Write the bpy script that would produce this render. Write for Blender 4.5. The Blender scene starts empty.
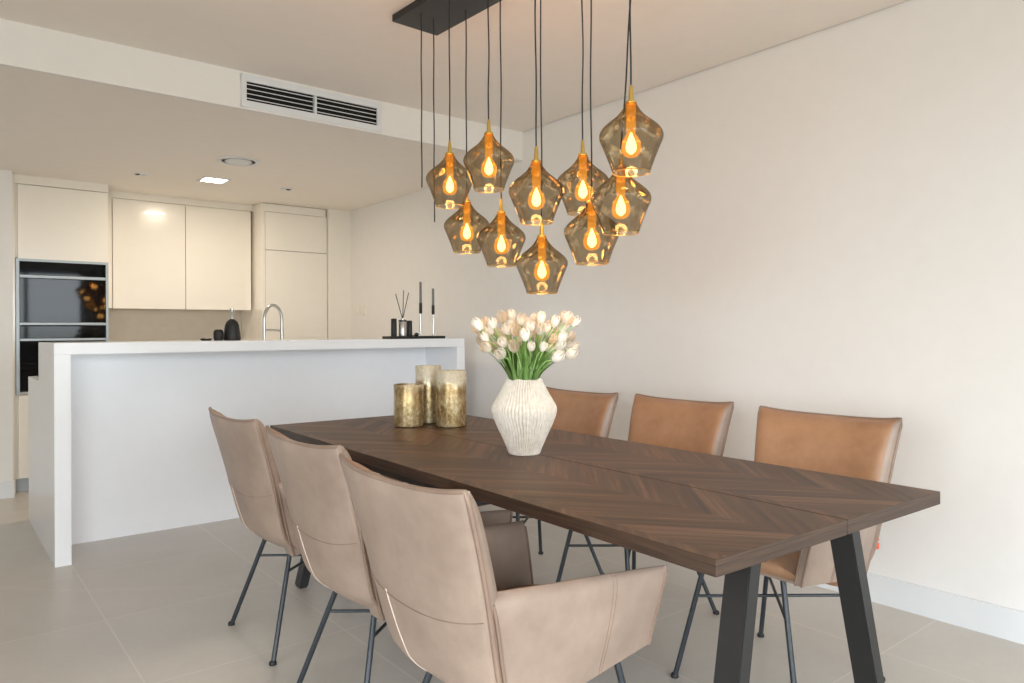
import bpy, bmesh, math, random
from mathutils import Vector, Matrix
PI = math.pi
R = math.radians
scn = bpy.context.scene
COL = scn.collection
rnd = random.Random(7)

# ------------------------------------------------------------------ materials
def srgb(r, g, b):
    def f(c):
        c /= 255.0
        return c / 12.92 if c <= .04045 else ((c + .055) / 1.055) ** 2.4
    return (f(r), f(g), f(b), 1.0)

class NT:
    """small wrapper for building node trees"""
    def __init__(s, name):
        s.mat = bpy.data.materials.new(name); s.mat.use_nodes = True
        s.t = s.mat.node_tree; s.t.nodes.clear()
        s.out = s.n('ShaderNodeOutputMaterial')
    def n(s, typ, **kw):
        nd = s.t.nodes.new(typ)
        for k, v in kw.items(): setattr(nd, k, v)
        return nd
    def put(s, sock, v):
        if isinstance(v, bpy.types.NodeSocket): s.t.links.new(v, sock)
        elif v is not None: sock.default_value = v
    def m(s, op, a, b=None, c=None):
        nd = s.n('ShaderNodeMath', operation=op)
        s.put(nd.inputs[0], a)
        if b is not None: s.put(nd.inputs[1], b)
        if c is not None: s.put(nd.inputs[2], c)
        return nd.outputs[0]
    def coord(s, which='Object'):
        return s.n('ShaderNodeTexCoord').outputs[which]
    def sep(s, v):
        nd = s.n('ShaderNodeSeparateXYZ'); s.put(nd.inputs[0], v); return nd.outputs
    def comb(s, x, y, z):
        nd = s.n('ShaderNodeCombineXYZ')
        for i, v in enumerate((x, y, z)): s.put(nd.inputs[i], v)
        return nd.outputs[0]
    def noise(s, vec, scale, detail=3, rough=.5, dist=0):
        nd = s.n('ShaderNodeTexNoise'); s.put(nd.inputs['Vector'], vec)
        nd.inputs['Scale'].default_value = scale; nd.inputs['Detail'].default_value = detail
        nd.inputs['Roughness'].default_value = rough; nd.inputs['Distortion'].default_value = dist
        return nd.outputs['Fac']
    def white(s, vec):
        nd = s.n('ShaderNodeTexWhiteNoise', noise_dimensions='3D'); s.put(nd.inputs['Vector'], vec)
        return nd.outputs['Value']
    def ramp(s, fac, stops):
        nd = s.n('ShaderNodeValToRGB'); s.put(nd.inputs[0], fac)
        el = nd.color_ramp.elements
        while len(el) < len(stops): el.new(.5)
        for e, (p, c) in zip(el, stops): e.position = p; e.color = c
        return nd.outputs[0]
    def mix(s, fac, a, b, mode='MIX'):
        nd = s.n('ShaderNodeMix', data_type='RGBA', blend_type=mode)
        s.put(nd.inputs[0], fac); s.put(nd.inputs[6], a); s.put(nd.inputs[7], b)
        return nd.outputs[2]
    def bump(s, h, strength=.2, dist=.01):
        nd = s.n('ShaderNodeBump'); s.put(nd.inputs['Height'], h)
        nd.inputs['Strength'].default_value = strength; nd.inputs['Distance'].default_value = dist
        return nd.outputs[0]
    def principled(s, **kw):
        nd = s.n('ShaderNodeBsdfPrincipled')
        for k, v in kw.items(): s.put(nd.inputs[k.replace('_', ' ')], v)
        return nd
    def finish(s, shader):
        s.t.links.new(shader if isinstance(shader, bpy.types.NodeSocket) else shader.outputs[0], s.out.inputs[0])
        return s.mat

def plain(name, col, rough=.5, metal=0, var=.03, scale=12, bump=0, bscale=200, coat=0, spec=.5):
    k = NT(name); co = k.coord()
    n = k.noise(co, scale, 4)
    c2 = tuple(min(1, x * (1 + var)) for x in col[:3]) + (1,)
    c1 = tuple(x * (1 - var) for x in col[:3]) + (1,)
    base = k.ramp(n, [(.3, c1), (.7, c2)])
    kw = dict(Base_Color=base, Roughness=rough, Metallic=metal)
    p = k.principled(**kw)
    p.inputs['Coat Weight'].default_value = coat
    p.inputs['Specular IOR Level'].default_value = spec
    if bump: k.put(p.inputs['Normal'], k.bump(k.noise(co, bscale, 3), bump, .002))
    return k.finish(p)

M = {}
M['wall'] = plain('wall_paint', srgb(235, 233, 231), .85, var=.01, bump=.05, bscale=300)
M['ceiling'] = plain('ceiling_paint', srgb(243, 237, 230), .9, var=.01)
M['soffit'] = plain('soffit_paint', srgb(236, 234, 230), .85, var=.01)
M['trimwhite'] = plain('trim_white', srgb(226, 229, 232), .55, var=.01)
M['cab'] = plain('cabinet_gloss', srgb(240, 235, 226), .22, var=.008, coat=.3)
M['solid'] = plain('white_solid_surface', srgb(240, 242, 246), .22, var=.008)
M['panel'] = plain('bar_front_panel', srgb(240, 242, 246), .2, var=.008)
M['splash'] = plain('backsplash', srgb(205, 196, 182), .4, var=.03)
M['plinth'] = plain('plinth_grey', srgb(180, 186, 192), .4)
M['black_metal'] = plain('black_powder_coat', srgb(34, 34, 35), .42, var=.06, bump=.05, bscale=400)
M['chair_leg'] = plain('chair_leg_black', srgb(52, 57, 62), .38, metal=.3, var=.05)
M['rubber'] = plain('rubber_black', srgb(24, 25, 27), .6)
M['cord'] = plain('cord_fabric', srgb(40, 40, 44), .75, var=.1, scale=300)
M['brass'] = plain('brass', srgb(212, 180, 98), .28, metal=1, var=.05)
M['steel'] = plain('steel', srgb(198, 198, 196), .28, metal=1, var=.03)
M['alu'] = plain('aluminium_trim', srgb(168, 175, 179), .5, metal=.9, var=.03)
M['blackgloss'] = plain('black_gloss', srgb(14, 15, 17), .12, var=.1)
M['black'] = plain('black_matte', srgb(30, 30, 31), .5, var=.1)
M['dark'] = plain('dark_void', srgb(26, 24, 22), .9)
M['offwhite'] = plain('socket_plastic', srgb(238, 232, 224), .4)
M['winframe'] = plain('window_frame_dark', srgb(60, 62, 65), .4)
M['orange'] = plain('orange_tag', srgb(232, 84, 40), .6)
def petal_mat():
    k = NT('tulip_petal'); n = k.noise(k.coord(), 45, 3)
    col = k.ramp(n, [(.3, srgb(252, 248, 240)), (.7, srgb(255, 253, 249))])
    p = k.principled(Base_Color=col, Roughness=.5)
    tl = k.n('ShaderNodeBsdfTranslucent'); k.put(tl.inputs[0], col)
    mx = k.n('ShaderNodeMixShader'); mx.inputs[0].default_value = .5
    k.t.links.new(p.outputs[0], mx.inputs[1]); k.t.links.new(tl.outputs[0], mx.inputs[2])
    return k.finish(mx.outputs[0])
M['bloom'] = petal_mat()
M['stem'] = plain('tulip_stem', srgb(158, 194, 118), .5, var=.15, scale=30)
M['leaf'] = plain('tulip_leaf', srgb(150, 188, 108), .45, var=.25, scale=25)
M['candle'] = plain('grey_candle_wax', srgb(122, 124, 124), .5)

def leather(name, dark, light, rough=.42):
    k = NT(name); co = k.coord()
    n = k.noise(co, 5, 6, .6)
    n2 = k.noise(co, 26, 4, .6)
    f = k.m('ADD', k.m('MULTIPLY', n, .75), k.m('MULTIPLY', n2, .25))
    base = k.ramp(f, [(.32, dark), (.68, light)])
    vo = k.n('ShaderNodeTexVoronoi'); k.put(vo.inputs['Vector'], co); vo.inputs['Scale'].default_value = 520
    h = k.m('ADD', k.m('MULTIPLY', vo.outputs['Distance'], .5), k.m('MULTIPLY', n2, 2.0))
    p = k.principled(Base_Color=base, Roughness=k.m('ADD', rough - .06, k.m('MULTIPLY', n2, .12)), Normal=k.bump(h, .12, .002))
    return k.finish(p)
M['taupe'] = leather('leather_taupe', srgb(140, 121, 109), srgb(166, 146, 132))
M['cognac'] = leather('leather_cognac', srgb(150, 110, 81), srgb(180, 140, 109), .38)
M['piping'] = leather('leather_piping', srgb(122, 101, 87), srgb(150, 127, 112))
M['thread'] = plain('pale_thread', srgb(224, 206, 190), .6)

def floor_mat():
    k = NT('floor_tiles'); co = k.coord(); s = k.sep(co)
    T = .712; g = .003
    def line(v, off):
        a = k.m('DIVIDE', k.m('SUBTRACT', v, off), T)
        d = k.m('ABSOLUTE', k.m('SUBTRACT', k.m('FRACT', a), .5))
        return k.m('GREATER_THAN', d, .5 - g / T), k.m('FLOOR', a)
    lx, ix = line(s[0], 1.27 - 7.12); ly, iy = line(s[1], 1.215 - 7.12)
    joint = k.m('MAXIMUM', lx, ly)
    cell = k.white(k.comb(ix, iy, 0))
    n = k.noise(co, 1.6, 5, .6, .4); n2 = k.noise(co, 30, 4, .7)
    f = k.m('ADD', k.m('ADD', k.m('MULTIPLY', n, .62), k.m('MULTIPLY', n2, .28)), k.m('MULTIPLY', cell, .1))
    base = k.ramp(f, [(.3, srgb(194, 188, 180)), (.7, srgb(209, 204, 197))])
    # faint pale veins of the stone look
    vw = k.n('ShaderNodeTexWave', wave_type='BANDS', bands_direction='DIAGONAL')
    k.put(vw.inputs['Vector'], co); vw.inputs['Scale'].default_value = .35
    vw.inputs['Distortion'].default_value = 6; vw.inputs['Detail'].default_value = 3; vw.inputs['Detail Scale'].default_value = .6
    vein = k.m('MULTIPLY', k.m('GREATER_THAN', vw.outputs['Fac'], .9985), .25)
    base = k.mix(vein, base, srgb(214, 205, 195))
    base = k.mix(k.m('MULTIPLY', joint, .6), base, srgb(224, 217, 208))
    p = k.principled(Base_Color=base, Roughness=k.m('ADD', .3, k.m('MULTIPLY', n2, .12)))
    return k.finish(p)
M['floor'] = floor_mat()

def wood_mat():
    """dark oak veneer laid as a chevron, two bands of chevron on each board; board local x 0..0.5, y along the table"""
    k = NT('chevron_oak'); co = k.coord(); s = k.sep(co); x, y, z = s[0], s[1], s[2]
    W = .471
    xf = k.m('SUBTRACT', k.m('FRACT', k.m('ADD', k.m('DIVIDE', x, W), .93)), .5)
    side = k.m('SIGN', xf)
    ax = k.m('MULTIPLY', k.m('ABSOLUTE', xf), W)
    across = k.m('MULTIPLY', k.m('SUBTRACT', y, k.m('MULTIPLY', ax, 1.15)), .70)
    along = k.m('MULTIPLY', k.m('ADD', y, ax), .70)
    idx = k.m('FLOOR', k.m('DIVIDE', across, .066))
    fr = k.m('FRACT', k.m('DIVIDE', across, .066))
    strip = k.white(k.comb(idx, side, 3.0))
    gv = k.comb(k.m('MULTIPLY', along, 3.0), k.m('MULTIPLY', across, 62), k.m('ADD', k.m('MULTIPLY', strip, 30), k.m('MULTIPLY', z, 40)))
    g = k.noise(gv, 1.0, 5, .62)
    gv2 = k.comb(k.m('MULTIPLY', along, 1.2), k.m('MULTIPLY', across, 14), k.m('MULTIPLY', strip, 17))
    g2 = k.noise(gv2, 1.0, 3, .5)
    f = k.m('ADD', k.m('ADD', k.m('MULTIPLY', g, .56), k.m('MULTIPLY', g2, .34)), k.m('MULTIPLY', strip, .09))
    base = k.ramp(f, [(.34, srgb(50, 36, 27)), (.5, srgb(90, 67, 51)), (.66, srgb(130, 101, 78))])
    seam = k.m('GREATER_THAN', k.m('ABSOLUTE', k.m('SUBTRACT', fr, .5)), .488)
    base = k.mix(k.m('MULTIPLY', seam, .55), base, srgb(46, 32, 25))
    h = k.m('SUBTRACT', g, k.m('MULTIPLY', seam, .6))
    p = k.principled(Base_Color=base, Roughness=k.m('ADD', .38, k.m('MULTIPLY', g, .16)), Normal=k.bump(h, .3, .0015))
    p.inputs['Specular IOR Level'].default_value = .32
    return k.finish(p)
M['wood'] = wood_mat()
def wood_edge():
    k = NT('oak_edge'); s = k.sep(k.coord())
    v = k.comb(k.m('MULTIPLY', s[0], 5), k.m('MULTIPLY', s[1], 5), k.m('MULTIPLY', s[2], 160))
    g = k.noise(v, 1.0, 5, .6)
    p = k.principled(Base_Color=k.ramp(g, [(.3, srgb(42, 30, 23)), (.7, srgb(86, 65, 51))]), Roughness=.5, Normal=k.bump(g, .3, .001))
    return k.finish(p)
M['woodedge'] = wood_edge()

def glass_mat(name, tint, refl=1.0, rough=.02):
    """thin smoked glass: tinted see-through plus a fresnel reflection"""
    k = NT(name)
    tr = k.n('ShaderNodeBsdfTransparent'); k.put(tr.inputs[0], tint)
    gl = k.n('ShaderNodeBsdfGlossy'); k.put(gl.inputs[0], (1, 1, 1, 1)); gl.inputs['Roughness'].default_value = rough
    fr = k.n('ShaderNodeFresnel'); fr.inputs[0].default_value = 1.5
    mx = k.n('ShaderNodeMixShader')
    k.put(mx.inputs[0], k.m('MULTIPLY', fr.outputs[0], refl))
    k.t.links.new(tr.outputs[0], mx.inputs[1]); k.t.links.new(gl.outputs[0], mx.inputs[2])
    return k.finish(mx.outputs[0])
def smoked():
    k = NT('smoked_amber_glass')
    lw = k.n('ShaderNodeLayerWeight'); lw.inputs[0].default_value = .35
    edge = lw.outputs['Facing']
    z = k.sep(k.coord())[2]
    hi = k.n('ShaderNodeMapRange'); k.put(hi.inputs[0], z); hi.inputs[1].default_value = .09; hi.inputs[2].default_value = .2
    tint = k.mix(hi.outputs[0], srgb(214, 206, 190), srgb(206, 178, 128))   # the glass is browner towards its neck
    tint = k.mix(k.m('MULTIPLY', k.m('POWER', edge, 1.6), .8), tint, srgb(120, 98, 66))
    tr = k.n('ShaderNodeBsdfTransparent'); k.put(tr.inputs[0], tint)
    gl = k.n('ShaderNodeBsdfGlossy'); k.put(gl.inputs[0], (1, .96, .9, 1)); gl.inputs['Roughness'].default_value = .03
    fr = k.n('ShaderNodeFresnel'); fr.inputs[0].default_value = 1.52
    mx = k.n('ShaderNodeMixShader'); k.put(mx.inputs[0], k.m('MULTIPLY', fr.outputs[0], .5))
    k.t.links.new(tr.outputs[0], mx.inputs[1]); k.t.links.new(gl.outputs[0], mx.inputs[2])
    return k.finish(mx.outputs[0])
M['smoked'] = smoked()
M['clearglass'] = glass_mat('window_glass', (.97, .98, .98, 1))
M['candleglass'] = glass_mat('candlestick_glass', (.8, .8, .8, 1))
M['bulbglass'] = None
def emit(name, col, strength, tr=None):
    k = NT(name)
    e = k.n('ShaderNodeEmission'); k.put(e.inputs[0], col); e.inputs[1].default_value = strength
    if tr is None: return k.finish(e)
    t = k.n('ShaderNodeBsdfTransparent'); k.put(t.inputs[0], tr)
    a = k.n('ShaderNodeAddShader'); k.t.links.new(e.outputs[0], a.inputs[0]); k.t.links.new(t.outputs[0], a.inputs[1])
    return k.finish(a.outputs[0])
M['bulb'] = emit('glowing_amber_bulb', (1, .44, .08, 1), .55, (.97, .76, .45, 1))
M['filament'] = emit('glowing_filament', (1, .66, .26, 1), 11)
M['socketglow'] = emit('amber_socket_painted_glow', (1, .50, .10, 1), .55, (.80, .60, .32, 1))  # bulb light on the amber socket tube, painted in as emission
M['lamp'] = emit('downlight_lens', (1, .93, .8, 1), 14)

def oven_glass():
    k = NT('oven_black_glass')
    p = k.principled(Base_Color=srgb(10, 11, 13), Roughness=.04)
    p.inputs['Specular IOR Level'].default_value = .2
    return k.finish(p)
M['ovenglass'] = oven_glass()

def mercury():
    k = NT('gold_mercury_glass'); co = k.coord(); s = k.sep(co)
    h = k.n('ShaderNodeMapRange'); k.put(h.inputs[0], s[2]); h.inputs[1].default_value = 0; h.inputs[2].default_value = .24
    st = k.comb(k.m('MULTIPLY', s[0], 1), k.m('MULTIPLY', s[1], 1), k.m('MULTIPLY', s[2], .7))
    n = k.noise(st, 75, 5, .75); n2 = k.noise(co, 14, 4, .6)
    f = k.m('ADD', k.m('MULTIPLY', n, .6), k.m('MULTIPLY', n2, .4))
    gold = k.ramp(f, [(.38, srgb(138, 112, 70)), (.5, srgb(184, 163, 118)), (.62, srgb(226, 215, 182))])
    pale = k.ramp(f, [(.35, srgb(176, 166, 140)), (.65, srgb(216, 210, 190))])
    # pale frosted rim, with a brown tide line under it
    e = k.m('ADD', h.outputs[0], k.m('MULTIPLY', k.m('SUBTRACT', n2, .5), .35))
    top = k.n('ShaderNodeMapRange'); k.put(top.inputs[0], e); top.inputs[1].default_value = .72; top.inputs[2].default_value = .88
    tide = k.ramp(e, [(.5, (0, 0, 0, 1)), (.66, (1, 1, 1, 1)), (.82, (0, 0, 0, 1))])
    gold = k.mix(k.m('MULTIPLY', tide, .55), gold, srgb(112, 78, 36))
    base = k.mix(top.outputs[0], gold, pale)
    met = k.m('SUBTRACT', .6, k.m('MULTIPLY', top.outputs[0], .55))
    p = k.principled(Base_Color=base, Metallic=met, Roughness=.26, Normal=k.bump(k.m('ADD', n, k.m('MULTIPLY', s[2], 0)), .35, .003))
    return k.finish(p)
M['mercury'] = mercury()
def ceramic():
    k = NT('ribbed_ceramic'); co = k.coord()
    n = k.noise(co, 60, 4, .6); n2 = k.noise(co, 420, 2)
    base = k.ramp(n, [(.3, srgb(212, 202, 188)), (.7, srgb(236, 228, 217))])
    p = k.principled(Base_Color=base, Roughness=.8, Normal=k.bump(k.m('ADD', n, n2), .25, .002))
    return k.finish(p)
M['ceramic'] = ceramic()

# ------------------------------------------------------------------ mesh helpers
def new_obj(name, me, mat, parent=None, loc=None):
    o = bpy.data.objects.new(name, me)
    COL.objects.link(o)
    if parent is not None: o.parent = parent
    if loc is not None: o.location = loc
    ms = mat if isinstance(mat, (list, tuple)) else [mat]
    if not me.materials:
        for x in ms: me.materials.append(x)
    return o
def thing(name, label, cat, loc=(0, 0, 0), rz=0, group=None):
    o = bpy.data.objects.new(name, None); COL.objects.link(o)
    o.empty_display_size = .1
    o.location = loc; o.rotation_euler = (0, 0, rz)
    o['label'] = label; o['category'] = cat
    if group: o['group'] = group
    return o
def tag(o, label, cat, group=None):
    o['label'] = label; o['category'] = cat
    if group: o['group'] = group
    return o
def copy_tree(o, parent=None):
    c = o.copy(); COL.objects.link(c)
    if parent is not None: c.parent = parent
    for ch in list(o.children): copy_tree(ch, c)
    return c
def bm_obj(name, bm, mat, parent=None, loc=None, smooth=False, angle=35):
    bmesh.ops.recalc_face_normals(bm, faces=bm.faces)
    me = bpy.data.meshes.new(name); bm.to_mesh(me); bm.free()
    if smooth:
        for p in me.polygons: p.use_smooth = True
        try: me.set_sharp_from_angle(angle=R(angle))
        except Exception: pass
    return new_obj(name, me, mat, parent, loc)
def add_box(bm, x0, x1, y0, y1, z0, z1, mi=0):
    vs = [bm.verts.new((x, y, z)) for x in (x0, x1) for y in (y0, y1) for z in (z0, z1)]
    fs = [(0, 1, 3, 2), (4, 6, 7, 5), (0, 4, 5, 1), (2, 3, 7, 6), (0, 2, 6, 4), (1, 5, 7, 3)]
    out = []
    for f in fs:
        fc = bm.faces.new([vs[i] for i in f]); fc.material_index = mi; out.append(fc)
    return vs
def box(name, b, mat, parent=None, bevel=.002, seg=2):
    bm = bmesh.new(); add_box(bm, *b)
    if bevel: bmesh.ops.bevel(bm, geom=list(bm.edges), offset=bevel, segments=seg, profile=.5, affect='EDGES')
    return bm_obj(name, bm, mat, parent)
def add_prism(bm, pts, x0, x1, axis='x'):
    """extrude a polygon (list of 2-d points) along an axis"""
    def P(p, t):
        a, b = p
        return {'x': (t, a, b), 'y': (a, t, b), 'z': (a, b, t)}[axis]
    A = [bm.verts.new(P(p, x0)) for p in pts]; B = [bm.verts.new(P(p, x1)) for p in pts]
    bm.faces.new(A); bm.faces.new(B[::-1]); n = len(pts)
    for i in range(n): bm.faces.new([A[i], B[i], B[(i + 1) % n], A[(i + 1) % n]])
def add_tube(bm, pts, r, seg=10, cap=True, rs=None):
    pts = [Vector(p) for p in pts]; n = len(pts); rings = []
    up = None
    for i, p in enumerate(pts):
        if i == 0: d = pts[1] - p
        elif i == n - 1: d = p - pts[i - 1]
        else: d = (pts[i + 1] - p).normalized() + (p - pts[i - 1]).normalized()
        d.normalize()
        if up is None:
            up = d.orthogonal().normalized()
        else:
            up = (up - d * up.dot(d))
            if up.length < 1e-6: up = d.orthogonal()
            up.normalize()
        sd = d.cross(up)
        rr = rs[i] if rs else r
        rings.append([bm.verts.new(p + (up * math.cos(a) + sd * math.sin(a)) * rr) for a in [2 * PI * k / seg for k in range(seg)]])
    for i in range(n - 1):
        for k in range(seg):
            bm.faces.new([rings[i][k], rings[i][(k + 1) % seg], rings[i + 1][(k + 1) % seg], rings[i + 1][k]])
    if cap:
        bm.faces.new(rings[0][::-1]); bm.faces.new(rings[-1])
def tube(name, pts, r, mat, parent=None, seg=10, rs=None):
    bm = bmesh.new(); add_tube(bm, pts, r, seg, True, rs)
    return bm_obj(name, bm, mat, parent, smooth=True, angle=60)
def add_lathe(bm, prof, seg=48, c=(0, 0, 0), cap0=True, cap1=True, rfun=None):
    rings = []
    for (r, z) in prof:
        ring = []
        for k in range(seg):
            a = 2 * PI * k / seg
            rr = rfun(a, z, r) if rfun else r
            ring.append(bm.verts.new((c[0] + rr * math.cos(a), c[1] + rr * math.sin(a), c[2] + z)))
        rings.append(ring)
    for i in range(len(rings) - 1):
        for k in range(seg):
            bm.faces.new([rings[i][k], rings[i][(k + 1) % seg], rings[i + 1][(k + 1) % seg], rings[i + 1][k]])
    if cap0: bm.faces.new(rings[0][::-1])
    if cap1: bm.faces.new(rings[-1])
def lathe(name, prof, mat, parent=None, seg=48, loc=None, cap0=True, cap1=True, angle=50):
    bm = bmesh.new(); add_lathe(bm, prof, seg, cap0=cap0, cap1=cap1)
    return bm_obj(name, bm, mat, parent, loc, smooth=True, angle=angle)
def catmull(pts, n=6):
    P = [Vector(p) for p in pts]; P = [2 * P[0] - P[1]] + P + [2 * P[-1] - P[-2]]
    out = []
    for i in range(1, len(P) - 2):
        for k in range(n):
            t = k / n; a, b, c, d = P[i - 1], P[i], P[i + 1], P[i + 2]
            out.append(.5 * ((2 * b) + (c - a) * t + (2 * a - 5 * b + 4 * c - d) * t * t + (3 * b - a - 3 * c + d) * t ** 3))
    out.append(P[-2]); return out
def interp(tab, x):
    if x <= tab[0][0]: return tab[0][1]
    for (a, fa), (b, fb) in zip(tab, tab[1:]):
        if x <= b: return fa + (fb - fa) * (x - a) / (b - a)
    return tab[-1][1]
def struct(name, bm, mat, smooth=False):
    o = bm_obj(name, bm, mat, smooth=smooth); o['kind'] = 'structure'; return o
def sbox(name, b, mat):
    bm = bmesh.new(); add_box(bm, *b); return struct(name, bm, mat)

# ------------------------------------------------------------------ camera
H = 1.17; F = 726.52; YAW = .67623; YH = 331.295; ROLL = -.0046; RSIGN = -1
cs, cc = math.sin(YAW), math.cos(YAW)
cam = bpy.data.cameras.new('camera'); co = bpy.data.objects.new('camera', cam); COL.objects.link(co)
co.location = (0, 0, H)
co.rotation_euler = (Matrix.Rotation(-YAW, 3, 'Z') @ Matrix.Rotation(PI / 2, 3, 'X') @ Matrix.Rotation(-ROLL * RSIGN, 3, 'Z')).to_euler()
def unroll(x, y):
    u, v = x - 512, y - YH
    return 512 + u * math.cos(ROLL) + v * math.sin(ROLL), YH - u * math.sin(ROLL) + v * math.cos(ROLL)
cam.sensor_width = 36; cam.sensor_fit = 'HORIZONTAL'; cam.lens = F / 1024 * 36
cam.shift_y = (YH - 341.5) / 1024; cam.shift_x = 0; cam.clip_start = .02
scn.camera = co

# ------------------------------------------------------------------ room shell
XW, ZC, ZK, YS = 3.174, 2.531, 2.336, 3.825     # right wall, ceilings, soffit line
XK, YKF, YB = 3.174, 6.42, 7.02                # the wall in the kitchen, tall unit fronts, kitchen back wall
XL, YR = -3.4, -3.2
sbox('floor', (XL - .2, XW + .2, YR - .2, YB + .2, -.1, 0), M['floor'])
bm = bmesh.new()
add_prism(bm, [(XW, YR - .2), (XW, YS), (XK, YKF), (XK, YB + .1), (XW + .25, YB + .1), (XW + .25, YR - .2)], 0, ZC + .1, 'z')
struct('wall_right', bm, M['wall'])
sbox('wall_back', (XL - .2, XW, YB, YB + .15, 0, ZK + .3), M['wall'])
sbox('wall_kitchen_left', (XL - .2, .468, 6.29, YB, 0, ZK + .05), M['wall'])
# main ceiling stops short of the wall in a shadow gap
sbox('ceiling', (XL - .2, XW - .011, YR - .2, YS, ZC, ZC + .1), M['ceiling'])
bm = bmesh.new(); add_box(bm, XL - .2, XW, YS + .03, YB + .1, ZK, ZK + .02); struct('ceiling_kitchen', bm, M['ceiling'])
bm = bmesh.new(); add_box(bm, XL - .3, XW + .3, YR - .3, YB + .2, ZC + .101, ZC + .2); struct('light_leak_cover', bm, M['ceiling'])  # unseen slab added above the ceilings to stop sky light leaking through gaps
# soffit face, cut for the air grille
VX0, VX1, VZ0, VZ1 = 1.285, 2.07, 2.362, 2.502
bm = bmesh.new()
add_box(bm, XL - .2, VX0, YS, YS + .03, ZK, ZC); add_box(bm, VX1, XW - .001, YS, YS + .03, ZK, ZC)
add_box(bm, VX0, VX1, YS, YS + .03, VZ1, ZC); add_box(bm, VX0, VX1, YS, YS + .03, ZK, VZ0)
struct('wall_soffit', bm, M['soffit'])
# baseboards
bm = bmesh.new(); add_box(bm, XW - .014, XW + .01, YR, YS, -.005, .119); struct('baseboard_right', bm, M['trimwhite'])
bm = bmesh.new(); add_prism(bm, [(XW - .014, YS), (XW + .01, YS), (XK + .01, YKF), (XK - .014, YKF)], -.005, .119, 'z'); struct('baseboard_kitchen_right', bm, M['trimwhite'])
bm = bmesh.new(); add_box(bm, XL, .472, 6.272, 6.29, 0, .119); struct('baseboard_kitchen_left', bm, M['trimwhite'])
# window side of the room, behind the camera
def window_wall(name, wname, axis, pos, a0, a1, openings, z1=2.35):
    bm = bmesh.new(); cur = a0
    def put(bm_, u0, u1, z0, zz1, t0=pos - .2, t1=pos):
        if axis == 'y': add_box(bm_, u0, u1, t0, t1, z0, zz1)
        else: add_box(bm_, t0, t1, u0, u1, z0, zz1)
    for (u0, u1) in openings:
        put(bm, cur, u0, 0, ZC); put(bm, u0, u1, z1, ZC); cur = u1
    put(bm, cur, a1, 0, ZC)
    struct(name, bm, M['wall'])
    for i, (u0, u1) in enumerate(openings):
        n = max(2, round((u1 - u0) / 1.2)); w = (u1 - u0) / n
        b2 = bmesh.new()
        for k in range(n + 1):
            c = u0 + w * k; lo = max(u0, c - .03); hi = min(u1, c + .03)
            put(b2, lo, hi, 0, z1, pos - .12, pos - .06)
        put(b2, u0, u1, 0, .06, pos - .115, pos - .065); put(b2, u0, u1, z1 - .06, z1, pos - .115, pos - .065)
        fr = struct('window_%d' % (wname + i), b2, M['winframe'])
        b3 = bmesh.new(); put(b3, u0 + .01, u1 - .01, .05, z1 - .05, pos - .094, pos - .086)
        pn = bm_obj('window_glass', b3, M['clearglass'], fr)
        # a light portal that guides daylight sampling through this opening
        L = bpy.data.lights.new('portal', 'AREA'); L.shape = 'RECTANGLE'; L.size = u1 - u0; L.size_y = z1
        L.cycles.is_portal = True
        lo_ = bpy.data.objects.new('daylight_portal', L); COL.objects.link(lo_)
        if axis == 'y':
            lo_.location = ((u0 + u1) / 2, pos - .22, z1 / 2); lo_.rotation_euler = (R(90), 0, 0)
        else:
            lo_.location = (pos - .22, (u0 + u1) / 2, z1 / 2); lo_.rotation_euler = (R(90), 0, R(-90))
window_wall('wall_rear', 1, 'y', YR, XL - .2, XW, [(-3.0, .1), (.5, 2.3)])
window_wall('wall_left', 3, 'x', XL, YR, YB, [(-2.8, .8)])

# ------------------------------------------------------------------ soffit grille
t = thing('air_vent', 'long white slatted air vent set in the ceiling bulkhead', 'air vent', ((VX0 + VX1) / 2, YS, VZ0))
w2, hh = (VX1 - VX0) / 2, VZ1 - VZ0
bm = bmesh.new()
fo, fi = .016, .024
add_box(bm, -w2 - fo, w2 + fo, -.007, .004, -fo, fi - .004); add_box(bm, -w2 - fo, w2 + fo, -.007, .004, hh - fi + .004, hh + fo)
add_box(bm, -w2 - fo, -w2 + .012, -.0072, .004, -fo, hh + fo); add_box(bm, w2 - .012, w2 + fo, -.0072, .004, -fo, hh + fo)
add_box(bm, -.006, .006, -.0065, .02, 0, hh)
bm_obj('vent_frame', bm, M['trimwhite'], t)
bm = bmesh.new()
for i in range(5):
    z = .03 + i * .0245
    for (a, b) in ((-w2 + .012, -.006), (.006, w2 - .012)):
        add_prism(bm, [(-.004, z), (.024, z + .010), (.024, z + .0125), (-.004, z + .0045)], a, b, 'x')
bm_obj('slats', bm, M['trimwhite'], t)
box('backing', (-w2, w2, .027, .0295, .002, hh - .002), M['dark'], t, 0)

# ------------------------------------------------------------------ kitchen
def door(parent, x0, x1, z0, z1, y=0, name='door', th=.02):
    return box(name, (x0, x1, y - th, y, z0, z1), M['cab'], parent, .0015)
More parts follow.
